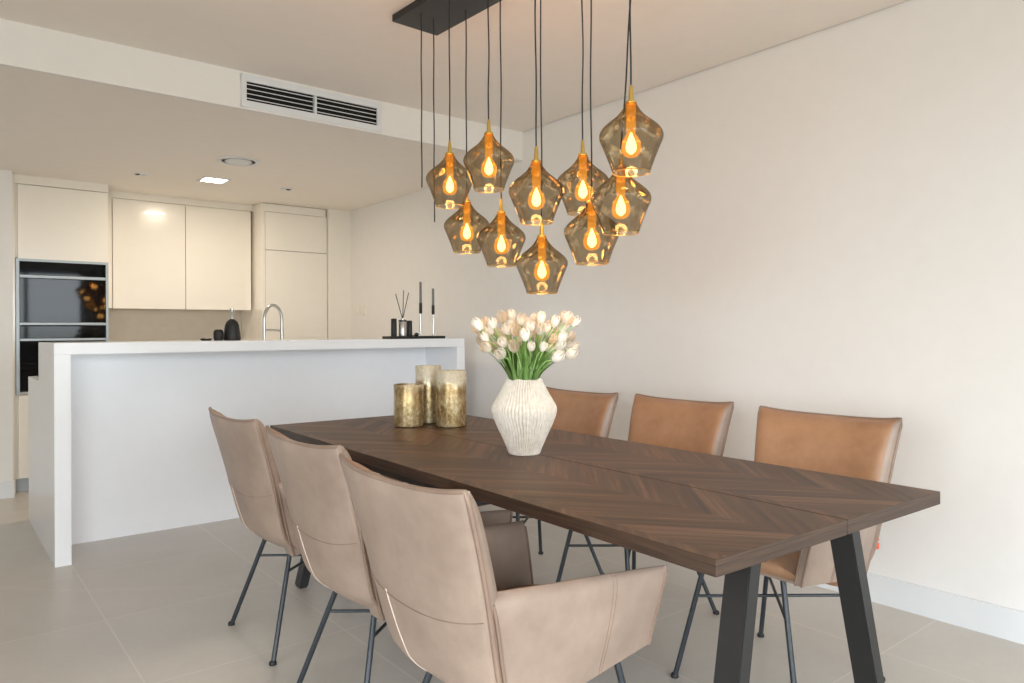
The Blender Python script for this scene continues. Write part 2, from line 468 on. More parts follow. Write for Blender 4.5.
# tall oven unit
tx0, tx1 = .492, 1.10
t = thing('oven_cabinet', 'tall cream cabinet housing the built-in ovens, beside the left wall', 'cabinet', (0, YKF, 0))
bm = bmesh.new()
for b in ((tx0, tx0 + .018, .02, .585, .1, 2.33), (tx1 - .018, tx1, .02, .585, .1, 2.33), (tx0, tx1, .56, .585, .1, 2.33), (tx0, tx1, .02, .56, .72, .738), (tx0, tx1, .02, .56, 1.712, 1.73), (tx0, tx1, .02, .56, 2.272, 2.33)):
    add_box(bm, *b)
bm_obj('carcass', bm, M['cab'], t)
door(t, tx0 + .018, tx1 - .004, 1.722, 2.268, .02)
door(t, tx0 + .018, tx1 - .004, .105, .715, .02, 'drawer_front')
box('plinth', (tx0, tx1, .05, .07, 0, .1), M['plinth'], t, 0)
bm = bmesh.new()
for b in ((tx0 + .004, tx0 + .026, -.004, .018, .72, 1.72), (tx1 - .02, tx1 - .002, -.004, .018, .72, 1.72), (tx0 + .004, tx1 - .002, -.005, .018, 1.704, 1.722)):
    add_box(bm, *b)
bm_obj('steel_surround', bm, M['alu'], t)
def oven(name, label, z0, z1, bands):
    o = thing(name, label, 'oven', (0, YKF, 0))
    a, b = tx0 + .028, tx1 - .022
    box('oven_body', (a, b, .012, .5, z0 + .003, z1 - .003), M['black'], o, .002)
    for i, (p, q, nm) in enumerate(bands):
        box(nm, (a, b, -.006, .012, p, q), M['ovenglass'] if nm != 'trim_bar' else M['alu'], o, .0015)
    return o
zz = lambda y: 1.15 + (339.8 - y) / 742.6 * 5.75
ov = oven('built_in_oven', 'upper black glass oven with steel bars, in the tall cream cabinet', 1.23, 1.704,
     [(1.232, 1.252, 'trim_bar'), (1.253, 1.578, 'oven_door'), (1.582, 1.604, 'trim_bar'), (1.605, 1.702, 'control_panel')])
oven('built_in_oven', 'lower black oven half hidden behind the breakfast bar end', .742, 1.227,
     [(1.115, 1.133, 'trim_bar'), (1.134, 1.225, 'control_panel'), (.745, 1.113, 'oven_door')])
bm = bmesh.new(); add_box(bm, .469, 1.101, YKF - .001, YKF + .03, 2.272, ZK); add_box(bm, .469, .491, YKF + .0, YKF + .03, 0, 2.272); struct('trim_3', bm, M['cab'])
# wall cupboards
YW = 6.675
ux = [1.172, 1.735, 2.302]
for i in range(2):
    t = thing('wall_cupboard', ['handleless cream wall cupboard next to the oven cabinet', 'handleless cream wall cupboard next to the fridge cabinet'][i], 'cupboard', (0, YW, 0), 0, 'wall cupboards')
    box('carcass', (ux[i] + .001, ux[i + 1] - .001, .021, YB - YW - .002, 1.382, 2.28), M['cab'], t, .001)
    door(t, ux[i] + .003, ux[i + 1] - .003, 1.372, 2.268, .02)
bm = bmesh.new(); add_box(bm, 1.101, 2.32, YW + .012, YB, 2.281, ZK); add_box(bm, 1.101, 1.17, YW + .012, YB, 1.377, 2.281); struct('trim_1', bm, M['cab'])
# fridge
fx0, fx1 = 2.322, 2.945
t = thing('fridge_cabinet', 'tall cream built-in fridge cabinet with two doors beside the right wall', 'cabinet', (0, 6.465, 0))
bm = bmesh.new()
add_box(bm, fx0, fx0 + .03, 0, YB - 6.467, .0, 2.331); add_box(bm, fx1 - .018, fx1, .022, YB - 6.467, 0, 2.331)
add_box(bm, fx0 + .03, fx1 - .018, .012, YB - 6.467, 2.26, 2.331); add_box(bm, fx0 + .03, fx1 - .018, .03, YB - 6.467, .1, 2.26)
bm_obj('carcass', bm, M['cab'], t)
door(t, fx0 + .034, fx1 - .002, 1.915, 2.255, .02, 'door'); door(t, fx0 + .034, fx1 - .002, .105, 1.909, .02, 'door')
bm = bmesh.new(); add_box(bm, fx1 + .004, XK, 6.44, 6.48, 0, ZK); struct('trim_2', bm, M['cab'])
# back counter (mostly hidden behind the bar)
t = thing('base_cabinet', 'cream base cabinets under the kitchen back counter', 'cabinet', (0, 6.465, 0))
box('carcass', (1.102, 2.32, .022, YB - 6.467, .1, .86), M['cab'], t, .001)
for i in range(3):
    a = 1.104 + i * .405; door(t, a, a + .401, .105, .855, .021)
box('plinth', (1.102, 2.32, .06, .08, 0, .1), M['plinth'], t, 0)
tag(box('worktop', (1.102, 2.32, 6.44, YB - .012, .861, .9), M['solid'], None, .002), 'white stone worktop along the kitchen back wall', 'worktop')
bm = bmesh.new(); add_box(bm, 1.101, 2.321, YB - .011, YB, .9, 1.377); struct('wall_backsplash', bm, M['splash'])

# breakfast bar
BX0, BX1, BY0, BY1, BY2, BZ = .486, 2.985, 4.262, 4.92, 5.47, 1.121
t = thing('breakfast_bar', 'glossy white breakfast bar with square waterfall ends behind the dining table', 'breakfast bar', (0, 0, 0))
bm = bmesh.new()
add_box(bm, BX0, BX1, BY0, BY1, BZ - .058, BZ)
bmesh.ops.bevel(bm, geom=list(bm.edges), offset=.002, segments=2, affect='EDGES')
bm_obj('bar_top', bm, M['solid'], t)
bm = bmesh.new(); add_prism(bm, [(BY0, 0), (BY2, 0), (BY2, .9), (BY1, .9), (BY1, BZ - .0585), (BY0, BZ - .0585)], BX0, BX0 + .072, 'x')
bm_obj('end_panel', bm, M['solid'], t)
bm = bmesh.new(); add_prism(bm, [(BY0, 0), (BY2, 0), (BY2, .9), (BY1, .9), (BY1, BZ - .0585), (BY0, BZ - .0585)], BX1 - .068, BX1, 'x')
bm_obj('end_panel', bm, M['solid'], t)
box('front_panel', (BX0 + .073, BX1 - .069, 4.664, 4.70, 0.0, BZ - .059), M['panel'], t, 0)
t = thing('island_cabinet', 'white kitchen island cabinet behind the raised breakfast bar', 'cabinet', (0, 0, 0))
box('carcass', (BX0 + .074, BX1 - .07, 4.702, BY2 - .04, .1, .858), M['cab'], t, 0)
for i in range(4):
    a = BX0 + .076 + i * .592; box('door', (a, a + .588, BY2 - .039, BY2 - .019, .105, .85), M['cab'], t, .001)
box('plinth', (BX0 + .074, BX1 - .07, 4.75, BY2 - .09, 0, .1), M['plinth'], t, 0)
tag(box('worktop', (BX0 + .073, BX1 - .069, 4.702, BY2, .86, .9), M['solid'], None, .0015), 'low white worktop on the kitchen side of the breakfast bar', 'worktop')

# spring tap
t = thing('kitchen_tap', 'tall brushed steel arched kitchen tap behind the breakfast bar', 'tap', (1.93, 5.15, .9), R(15))
pts = [(-.074, 0, .0), (-.074, 0, .36)] + [(-.074 + .074 - .074 * math.cos(a), 0, .36 + .105 * math.sin(a)) for a in [PI * k / 14 for k in range(1, 14)]] + [(.074, 0, .36), (.074, 0, .30)]
tube('spout_pipe', pts, .011, M['steel'], t, 14)
tube('spray_head', [(.074, 0, .30), (.074, 0, .18)], .013, M['steel'], t, 14)
tube('holder_arm', [(-.074, 0, .288), (.0, -.004, .286), (.066, 0, .282)], .008, M['steel'], t, 10)
lathe('base', [(.026, 0), (.026, .02), (.02, .028), (.02, .05)], M['steel'], t, 24, (-.074, 0, 0))
tube('lever', [(-.074, -.02, .06), (-.074, -.075, .085)], .006, M['steel'], t, 8)

# black pieces on the bar by the tap
bt = BZ + .0005
t = thing('oil_bottle', 'black bell-shaped bottle with a steel neck on the breakfast bar', 'bottle', (1.488, 4.67, bt))
lathe('bottle_body', [(.05, 0), (.052, .012), (.048, .05), (.042, .095), (.032, .118), (.016, .13), (.013, .134)], M['black'], t, 32)
lathe('neck', [(.013, .132), (.0125, .175), (.016, .178), (.016, .186), (.011, .190), (.011, .2)], M['steel'], t, 20)
o = lathe('jar', [(.026, 0), (.029, .01), (.03, .05), (.024, .065), (.01, .07)], M['black'], None, 28, (1.402, 4.66, bt))
tag(o, 'small rounded black jar against the bell-shaped bottle', 'jar')
bm = bmesh.new(); add_lathe(bm, [(.026, 0), (.034, .008), (.035, .012), (.012, .02), (.004, .022)], 28)
tag(bm_obj('dish', bm, M['black'], None, (1.322, 4.64, bt), True), 'low black dish at the end of the row by the bottle', 'dish')

# tray with diffuser and candles
TX0, TX1, TY = 2.455, 2.90, 4.44
t = thing('tray', 'flat black rectangular tray on the breakfast bar', 'tray', ((TX0 + TX1) / 2, TY, bt))
hw = (TX1 - TX0) / 2
box('tray_base', (-hw, hw, -.06, .06, 0, .012), M['black'], t, .002)
bm = bmesh.new()
for b in ((-hw, hw, -.06, -.054, .0115, .018), (-hw, hw, .054, .06, .0115, .018), (-hw, -hw + .006, -.054, .054, .0115, .018), (hw - .006, hw, -.054, .054, .0115, .018)): add_box(bm, *b)
bm_obj('rim', bm, M['black'], t)
tz = bt + .0125
def onbar(px, y=TY):
    a = (unroll(px, 330)[0] - 512) / F; return y * (cs + cc * a) / (cc - cs * a)
t = thing('reed_diffuser', 'steel reed diffuser with three dark sticks on the black tray', 'diffuser', (onbar(402), TY - .01, tz))
lathe('jar', [(.026, 0), (.027, .004), (.027, .105), (.022, .112), (.012, .116), (.012, .13), (.0, .13)], M['steel'], t, 28, cap1=False)
lathe('collar', [(.028, .108), (.028, .118), (.014, .12)], M['blackgloss'], t, 24, cap0=False, cap1=False)
for (dx, dz) in ((-.058, .30), (.004, .325), (.05, .31)):
    tube('reed', [(0, 0, .12), (dx, rnd.uniform(-.01, .01), dz)], .0028, M['black'], t, 6)
for i, (px, lab) in enumerate(((394, 'black cylinder candle left of the reed diffuser on the tray'), (409.5, 'black cylinder candle between the diffuser and the candlesticks'))):
    t = thing('candle', lab, 'candle', (onbar(px, TY + .02), TY + .022, tz), 0, 'black candles on the tray')
    hgt = (.128, .115)[i]
    lathe('wax', [(.019, 0), (.02, .003), (.02, hgt - .004), (.017, hgt), (.0, hgt - .003)], M['black'], t, 24, cap1=False)
    tube('wick', [(0, 0, hgt - .003), (.001, 0, hgt + .006)], .001, M['black'], t, 6)
t = thing('candle_snuffer', 'small black candle snuffer lying on the tray', 'snuffer', (onbar(415, TY - .035), TY - .035, tz))
bm = bmesh.new(); add_lathe(bm, [(.004, -.018), (.011, -.012), (.015, 0), (.011, .012), (.002, .02)], 18)
bmesh.ops.transform(bm, matrix=Matrix.Translation((.012, 0, .0155)) @ Matrix.Rotation(R(80), 4, 'Y'), verts=bm.verts)
bm_obj('cup', bm, M['blackgloss'], t, None, True)
tube('handle', [(-.045, 0, .004), (.0, 0, .014)], .003, M['black'], t, 8)
for i, (px, h0, h1, h2, lab) in enumerate(((420.7, .165, .24, .392, 'taller slim candlestick holding a grey taper candle on the tray'), (433.2, .16, .226, .348, 'shorter slim candlestick holding a grey taper candle on the tray'))):
    t = thing('candlestick', lab, 'candlestick', (onbar(px), TY, tz), 0, 'candlesticks on the tray')
    lathe('foot', [(.022, 0), (.022, .003), (.008, .007)], M['steel'], t, 24)
    lathe('stem', [(.0075, .006), (.0065, h0)], M['steel'], t, 20)
    lathe('holder', [(.009, h0), (.011, h0 + .004), (.011, h1)], M['black'], t, 20)
    lathe('taper', [(.0095, h1), (.0085, h2 - .004), (.004, h2)], M['candle'], t, 20)

# wall sockets
for i, zc_ in enumerate((1.405, 1.405)):
    y = (6.60, 6.40)[i]
    # position on the slanting kitchen stretch of the wall
    f = (y - YS) / (YKF - YS); x = XW + (XK - XW) * f
    ang = math.atan2(XK - XW, YKF - YS)
    pos = [(6.30, 1.375), (6.17, 1.375)][i]
    f = (pos[0] - YS) / (YKF - YS); x = XW + (XK - XW) * f
    t = thing('wall_socket', ['cream double wall socket nearest the kitchen filler panel', 'cream wall socket plate further from the kitchen filler panel'][i], 'socket', (x, pos[0], pos[1]), -ang, 'kitchen wall sockets')
    box('plate', (-.008, -.0005, -.045, .045, -.045, .045), M['offwhite'], t, .002)
    for s_ in (-1, 1): box('rocker', (-.011, -.008, -.018 + s_ * .019, .016 + s_ * .019 - .002, -.02, .02), M['offwhite'], t, .001)

# kitchen ceiling fittings
t = thing('ceiling_speaker', 'round white air diffuser in the kitchen ceiling', 'ceiling diffuser', (1.645, 5.01, ZK))
lathe('ring', [(.135, -.001), (.135, -.006), (.118, -.010), (.108, -.006), (.108, -.001)], M['trimwhite'], t, 56)
lathe('disc', [(.088, -.001), (.088, -.008), (.078, -.012), (.0, -.013)], M['trimwhite'], t, 48, cap1=False)
def downlight(x, y, lab, first=True):
    t = thing('downlight', lab, 'downlight', (x, y, ZK), 0)
    bm = bmesh.new(); a, b = .098, .08
    for q in ((-a, a, -a, -b), (-a, a, b, a), (-a, -b, -b, b), (b, a, -b, b)): add_box(bm, q[0], q[1], q[2], q[3], -.006, -.0005)
    bm_obj('frame', bm, M['trimwhite'], t)
    box('lens', (-b + .001, b - .001, -b + .001, b - .001, -.004, -.0008), M['lamp'], t, 0)
downlight(1.70, 5.745, 'square lit downlight in the kitchen ceiling')
for i, ((x, y), lab) in enumerate((((1.212, 5.855), 'small flush sensor in the kitchen ceiling above the oven cabinet'), ((2.275, 5.75), 'small flush sensor in the kitchen ceiling above the tap'))):
    t = thing('ceiling_sensor', lab, 'ceiling sensor', (x, y, ZK))
    lathe('ring', [(.05, -.0005), (.05, -.004), (.04, -.007), (.034, -.004), (.034, -.001)], M['trimwhite'], t, 32)
    lathe('lens', [(.018, -.0005), (.018, -.005), (.01, -.010), (0, -.011)], M['black'], t, 20, cap1=False, loc=(.012 if i else -.02, 0, 0))

# ------------------------------------------------------------------ dining table
TR = R(-1.85)                       # the table stands a few degrees off the room axes
TCX, TCY, TZ, TL, TWD = 1.660, 2.059, .74, 2.503, .942
t = thing('dining_table', 'long dark oak dining table with a chevron top on black steel legs', 'dining table', (TCX, TCY, 0), TR)
for i, x0 in enumerate((-TWD / 2, .0015)):
    bm = bmesh.new(); w_ = TWD / 2 - .0015
    add_box(bm, 0, w_, -TL / 2, TL / 2, 0, .034)
    bmesh.ops.bevel(bm, geom=list(bm.edges), offset=.0012, segments=1, affect='EDGES')
    bmesh.ops.recalc_face_normals(bm, faces=bm.faces)
    for f in bm.faces: f.material_index = 0 if abs(f.normal.z) > .9 else 1
    o = bm_obj('top_board', bm, [M['wood'], M['woodedge']], t, (x0, 0, TZ - .034))
for xx in (-.425, .425):
    box('side_rail', (xx - .025, xx + .025, -.42, .42, TZ - .062, TZ - .0345), M['black_metal'], t, .001)
for yy in (-1.125, 1.125):
    box('leg_plate', (-.30, .30, yy - .04, yy + .04, TZ - .042, TZ - .0345), M['black_metal'], t, .001)
for sx in (-1, 1):
    for sy in (-1, 1):
        bm = bmesh.new()
        xt, xb = sx * .202, sx * .364; yt = sy * 1.125; yb = sy * 1.15
        a, b = .021, .032
        T_ = [(xt - a, yt - b), (xt + a, yt - b), (xt + a, yt + b), (xt - a, yt + b)]
        B_ = [(xb - a, yb - b), (xb + a, yb - b), (xb + a, yb + b), (xb - a, yb + b)]
        vt = [bm.verts.new((p[0], p[1], TZ - .0422)) for p in T_]; vb = [bm.verts.new((p[0], p[1], .006)) for p in B_]
        bm.faces.new(vt); bm.faces.new(vb[::-1])
        for k in range(4): bm.faces.new([vt[k], vb[k], vb[(k + 1) % 4], vt[(k + 1) % 4]])
        bmesh.ops.bevel(bm, geom=list(bm.edges), offset=.0025, segments=2, affect='EDGES')
        lg = bm_obj('leg', bm, M['black_metal'], t)
        box('foot_pad', (xb - a + .004, xb + a - .004, yb - b + .004, yb + b - .004, 0, .006), M['rubber'], lg, 0)

# ------------------------------------------------------------------ chairs
def grid_closed(F_, B_, nu, nv):
    """front sheet and back sheet (functions of u,v) joined along their rim"""
    bm = bmesh.new()
    A = [[bm.verts.new(F_(i / nu, j / nv)) for j in range(nv + 1)] for i in range(nu + 1)]
    C = [[bm.verts.new(B_(i / nu, j / nv)) for j in range(nv + 1)] for i in range(nu + 1)]
    for G in (A, C):
        for i in range(nu):
            for j in range(nv): bm.faces.new([G[i][j], G[i + 1][j], G[i + 1][j + 1], G[i][j + 1]])
    rim = [(i, 0) for i in range(nu)] + [(nu, j) for j in range(nv)] + [(i, nv) for i in range(nu, 0, -1)] + [(0, j) for j in range(nv, 0, -1)]
    for k in range(len(rim)):
        (i, j), (p, q) = rim[k], rim[(k + 1) % len(rim)]
        bm.faces.new([A[i][j], A[p][q], C[p][q], C[i][j]])
    return bm
YB_TAB = [(.33, -.222), (.38, -.242), (.42, -.256), (.50, -.277), (.65, -.312), (.75, -.338), (.87, -.374)]
def back_outer(u, v):
    """outer face of the backrest; u -1..1 across, v 0..1 upward"""
    ztop = .858 + .012 * abs(u) ** 4 - .003 * (1 - u * u)
    z = .345 + (ztop - .345) * v
    hw = interp([(.33, .198), (.45, .224), (.65, .247), (.80, .260), (.87, .2665)], z)
    x = u * hw
    y = interp(YB_TAB, z)
    # bottom tucks under, sides wrap forward
    y += .10 * max(0, (.2 - v) / .2) ** 2.2
    y += .032 * abs(u) ** 2.6
    return Vector((x, y, z))
def back_thick(u, v):
    e = (1 - abs(u) ** 7) ** .5 * (1 - max(0, (v - .5) * 2) ** 9) ** .5
    return .012 + .066 * e * (1 - .25 * v)
def back_normal(u, v):
    d = 1e-3
    a = back_outer(min(1, u + d), v) - back_outer(max(-1, u - d), v)
    b = back_outer(u, min(1, v + d)) - back_outer(u, max(0, v - d))
    n = a.cross(b).normalized()
    return -n if n.y < 0 else n
def swell(u, v): return .012 * (1 - abs(u) ** 5) ** .6 * (1 - abs(2 * v - 1) ** 6) ** .6
def b_back(u, v):
    u = u * 2 - 1
    return back_outer(u, v) - Vector((0, 1, 0)) * swell(u, v)
def b_front(u, v):
    u = u * 2 - 1
    return back_outer(u, v) + Vector((0, .96, .12)) * back_thick(u, v)

def arm_pt(sd, s, v, off):
    """arm panel: s 0 rear .. 1 front, v 0 bottom .. 1 top; off -1 outer face .. 1 inner face"""
    zb = .362 + .058 * s; zt = .652 - .036 * s
    z = zb + (zt - zb) * v
    yr = interp(YB_TAB, z) + .030 + .012
    yf = .222 + .012 * v
    y = yr + (yf - yr) * s
    xo = .212 + .012 * min(1, s * 3) + (.038 + .012 * s) * v ** 1.1
    th = .056 - .034 * s ** 2.5
    e = (1 - max(0, (v - .35) / .65) ** 5) ** .5
    xo += .008 * math.sin(PI * s) * math.sin(PI * min(1, v * 1.05))
    mid = xo - th / 2
    return Vector((sd * (mid - off * th / 2 * (.10 + .90 * e)), y, z))

def make_chair():
    root = thing('dining_chair', 'x', 'chair', (0, 0, 0), 0, 'leather dining chairs around the table')
    bm = grid_closed(b_front, b_back, 36, 30)
    bm.faces.ensure_lookup_table()
    for k in range(36 * 30):
        bm.faces[k].material_index = 1 if 1 <= k // 30 < 35 else 0
    bk = bm_obj('backrest', bm, [M['taupe'], M['cognac']], root, None, True, 70)
    rim = [back_outer(-1, v) + Vector((-.001, .004, 0)) for v in [k / 24 for k in range(1, 25)]]
    rim[-1] = back_outer(-1, 1) + Vector((.004, .004, 0))
    rim += [back_outer(u, 1) + Vector((0, .004, .001)) for u in [-1 + 2 * k / 30 for k in range(1, 30)]]
    rim += [back_outer(1, 1) + Vector((-.004, .004, 0))] + [back_outer(1, v) + Vector((.001, .004, 0)) for v in [1 - k / 24 for k in range(1, 24)]]
    tube('piping', rim, .0058, M['piping'], bk, 8)
    off = Vector((0, -.0007, 0))
    def bp(u, v): return b_back((u + 1) / 2, v) + off
    tube('seam', [bp(-.97 + 1.94 * k / 30, .485 - .045 * (1 - (2 * k / 30 - 1) ** 2)) for k in range(31)], .0011, M['piping'], bk, 6)
    tube('stitching', [bp(-.43 + .10 * (k / 18) + .20 * (k / 18) ** 2.2, .452 * (1 - k / 18) ** .9 + .012) for k in range(19)], .0013, M['thread'], bk, 6)
    # arms
    for sd in (-1, 1):
        bm = grid_closed(lambda s, v: arm_pt(sd, s, v, -1), lambda s, v: arm_pt(sd, s, v, 1), 26, 18)
        ar = bm_obj('armrest', bm, M['taupe'], root, None, True, 75)
        def rimp(s, v, o): return arm_pt(sd, s, v, o)
        front = [rimp(1, v, -1) + Vector((0, .001, 0)) for v in [k / 14 for k in range(15)]]
        tube('piping', front, .0042, M['piping'], ar, 8)
        front = [rimp(1, v, 1) + Vector((0, .001, 0)) for v in [k / 14 for k in range(14)]]
        tube('piping', front, .0036, M['piping'], ar, 8)
        rear = [rimp(0, v, -1) + Vector((sd * .001, .008, 0)) for v in [k / 14 for k in range(14)]]
        tube('piping', rear, .0048, M['piping'], ar, 8)
        o_ = Vector((sd * .0005, 0, 0))
        for ds in (0, .022):
            tube('seam', [rimp(.60 + ds + .06 * v, v, -1) + o_ for v in [k / 16 for k in range(17)]], .0009, M['piping'], ar, 6)
    # seat cushion
    def seat_top(u, v):
        x = (u * 2 - 1); y = -.20 + .415 * v
        z = .478 - .020 * abs(x) ** 4 + .010 * (1 - x * x) - .012 * max(0, (v - .8) / .2) ** 2 - .015 * max(0, (.3 - v) / .3)
        w = .186 + .012 * v
        return Vector((x * w, y + (.012 * (1 - x * x) if v > .99 else 0), z))
    def seat_bot(u, v):
        p = seat_top(u, v); return Vector((p.x, p.y * .97, .424))
    bm = grid_closed(seat_top, seat_bot, 24, 18)
    bmesh.ops.smooth_vert(bm, verts=bm.verts, factor=.35, use_axis_x=True, use_axis_y=True, use_axis_z=True)
    st = bm_obj('seat', bm, M['cognac'], root, None, True, 80)
    # underside panel in leather
    box('seat_base', (-.185, .185, -.12, .2, .412, .424), M['taupe'], root, .005)
    # steel base
    def legpt(sx, sy, z):
        f = z / .41
        if sy < 0: return Vector((sx * (.225 - .115 * f), -.270 + .120 * f, z))
        return Vector((sx * (.225 - .085 * f), .243 - .060 * f, z))
    for sx in (-1, 1):
        for sy in (-1, 1):
            lg = tube('leg', [legpt(sx, sy, .006), legpt(sx, sy, .20), legpt(sx, sy, .41)], .0088, M['chair_leg'], root, 12)
            p = legpt(sx, sy, 0)
            bm = bmesh.new(); add_lathe(bm, [(.0125, 0), (.0135, .003), (.0125, .010), (.009, .014)], 16, c=(p.x, p.y, 0))
            bm_obj('foot', bm, M['rubber'], lg, None, True)
    for sx in (-1, 1):
        a_, b_ = legpt(sx, -1, .285), legpt(-sx, 1, .285)
        dz_ = Vector((0, 0, .004 * sx))
        tube('cross_brace', [a_ + dz_, b_ + dz_], .0052, M['chair_leg'], root, 8)
    return root

chair = make_chair()
spots = [
    (1.210, 2.75, -90, 'taupe leather armchair at the table end nearest the kitchen, back turned to us'),
    (1.176, 2.03, -90, 'taupe leather armchair in the middle of the row with backs turned to us'),
    (1.119, 1.378, -90, 'large taupe leather armchair in front, its armrest under the near table edge'),
    (2.203, 1.348, 90, 'cognac leather chair by the wall with an orange tag, nearest the table end'),
    (2.260, 2.04, 90, 'cognac leather chair by the wall, middle one of the far row'),
    (2.232, 2.66, 90, 'cognac leather chair by the wall, partly behind the white vase'),
]
chairs = []
for i, (x, y, a, lab) in enumerate(spots):
    o = chair if i == 0 else copy_tree(chair)
    o.location = (x, y, 0); o.rotation_euler = (0, 0, R(a)); o['label'] = lab
    chairs.append(o)
# the nearest chair is seen slightly smaller than the others
bm = bmesh.new()
for zc_ in (.452, .478):
    add_prism(bm, [(-.006, zc_ - .009), (.008, zc_ - .009), (.008, zc_ + .009), (-.004, zc_ + .009)], -.0015, .0015, 'x')
tg = bm_obj('care_tag', bm, M['orange'], chairs[3], (-.226, -.25, 0)); tg['label'] = 'small orange fabric tag'

# ------------------------------------------------------------------ pendant cluster
CR = R(1.9); CXX, CYY = 1.697, 2.0
KA = -math.tan(CR)
AX = lambda y: CXX + (y - CYY) * KA        # axis of the ceiling plate
t = thing('ceiling_canopy', 'long black rectangular ceiling plate the pendants hang from', 'ceiling plate', (CXX, CYY, ZC), CR)
bm = bmesh.new(); add_box(bm, -.117, .117, -.755, .755, -.03, 0)
bmesh.ops.bevel(bm, geom=list(bm.edges), offset=.002, segments=2, affect='EDGES')
bm_obj('plate', bm, M['black_metal'], t)

SH_PROF = [(.0545, 0), (.0565, .003), (.0605, .016), (.068, .036), (.0765, .058), (.0855, .080), (.0925, .096), (.0952, .107), (.0945, .116), (.0900, .126), (.082, .136), (.070, .147), (.056, .158), (.043, .169), (.032, .181), (.0235, .193), (.018, .203), (.016, .211)]
def smooth_prof(p, n=4): return [(q.x, q.y) for q in catmull([(a, b, 0) for a, b in p], n)]
SHP = smooth_prof(SH_PROF, 3)
def make_pendant():
    root = thing('pendant_lamp', 'x', 'pendant lamp', (0, 0, 0), 0, 'smoked glass pendants over the table')
    # origin at the centre of the bottom opening
    bm = bmesh.new()
    add_lathe(bm, SHP, 64, cap0=False, cap1=False)
    sh = bm_obj('shade', bm, M['smoked'], root, None, True, 80)
    bm = bmesh.new()
    add_lathe(bm, [(0.0560 + .0013 * math.cos(a), .001 + .0013 * math.sin(a)) for a in [2 * PI * k / 8 for k in range(9)]], 64, cap0=False, cap1=False)
    bm_obj('rim', bm, M['brass'], sh, None, True, 80)
    lathe('cap', [(.0, .206), (.0165, .206), (.0175, .211), (.0165, .214), (.0085, .217), (.0075, .228), (.0065, .245), (.0055, .252), (.0045, .262), (.0, .262)], M['brass'], root, 24, cap0=False, cap1=False)
    lathe('socket', [(.013, .206), (.0135, .20), (.0145, .17), (.0145, .125), (.012, .121)], M['socketglow'], root, 24, cap0=False, cap1=False)
    bl = lathe('bulb', smooth_prof([(.010, .124), (.014, .116), (.024, .100), (.0295, .080), (.027, .062), (.018, .050), (.002, .046)], 3), M['bulb'], root, 32, cap0=False, cap1=False, angle=80)
    bm = bmesh.new(); add_lathe(bm, smooth_prof([(.002, .120), (.006, .110), (.0115, .095), (.0155, .080), (.0135, .066), (.003, .056)], 2), 16)
    bm_obj('filament', bm, M['filament'], bl, None, True, 80)
    return root
pend0 = make_pendant()
# (pixel column, pixel row of the bottom rim, row offset across the plate, cord column at the top of the picture, label)
PEND = [
    (450.0, 206.5, -.06, 'smoked glass pendant at the kitchen end of the upper row'),
    (489.0, 190.0, -.06, 'smoked glass pendant second from the kitchen end of the upper row, hung high'),
    (536.5, 223.0, -.078, 'smoked glass pendant in the middle of the upper row, hung low between two neighbours'),
    (583.0, 214.0, .117, 'smoked glass pendant half hidden between two others, right of the middle one'),
    (631.3, 173.0, -.075, 'highest smoked glass pendant, farthest from the kitchen'),
    (467.0, 252.5, .06, 'smoked glass pendant at the kitchen end of the lower row'),
    (501.5, 266.0, .06, 'smoked glass pendant second from the kitchen end of the lower row'),
    (542.0, 293.5, .06, 'lowest smoked glass pendant, directly above the tulips'),
    (592.0, 264.0, .055, 'smoked glass pendant low on the right, left of the two hanging one above the other'),
    (621.0, 233.5, .0, 'smoked glass pendant directly under the highest one'),
]
pends = [pend0] + [copy_tree(pend0) for _ in PEND[1:]]
for i, (px, py, off, lab) in enumerate(PEND):
    px, py = unroll(px, py)
    a = (px - 512) / F; rx, ry = cs + cc * a, cc - cs * a
    # solve the hanging point on the row line x = AX(y) + off
    k = KA
    tt = (CXX + off - CYY * k) / (rx - ry * k)
    x, y = rx * tt, ry * tt
    z = H + (YH - py) / F * tt
    o = pends[i]
    o.location = (x, y, z); o.rotation_euler = (0, 0, rnd.uniform(0, 6)); o['label'] = lab
    top = (0, 0, .258)
    dz = ZC - .03 - z
    ro = o.rotation_euler.z
    lean = Vector((0, 0, 0))
    if i == 9:   # its cord runs up behind the pendant above it
        lean = Vector((.05, -.03, 0)); lean.rotate(Matrix.Rotation(-ro, 3, 'Z'))
    wob = lambda q: Vector((.0022 * math.sin(q * 9 + i), .0022 * math.cos(q * 7 + 2 * i), 0)) * math.sin(PI * q)
    pts = [Vector(top) * (1 - q) + (Vector((0, 0, dz)) + lean) * q + wob(q) for q in [j / 14 for j in range(15)]]
    tube('cord', pts, .0027, M['cord'], o, 8)
    L = bpy.data.lights.new('bulb_light', 'POINT'); L.energy = 2.4; L.color = (1, .66, .38); L.shadow_soft_size = .028; L.specular_factor = 0
    lo_ = bpy.data.objects.new('bulb_light', L); COL.objects.link(lo_); lo_.location = (0, 0, .085); lo_.parent = o
    lo_.visible_glossy = True
# two bare flexes that end in the air
for i, (px, y1, off, lab) in enumerate(((421.9, 187.5, -.068, 'bare black cord hanging nearest the plate corner, ending in the air'), (434.4, 222, .0, 'bare black cord hanging lower beside the first pendant, ending in the air'))):
    px, y1 = unroll(px, y1)
    a = (px - 512) / F; rx, ry = cs + cc * a, cc - cs * a; k = KA
    tt = (CXX + off - CYY * k) / (rx - ry * k); x, y = rx * tt, ry * tt
    zb = H + (YH - y1) / F * tt; zt = ZC - .0302
    pts = [Vector((x + .0012 * math.sin(j * 1.3 + i), y, zb + (zt - zb) * j / 12)) for j in range(13)]
    tag(tube('hanging_cord', pts, .0027, M['cord'], None, 8), lab, 'cord', 'loose cords')

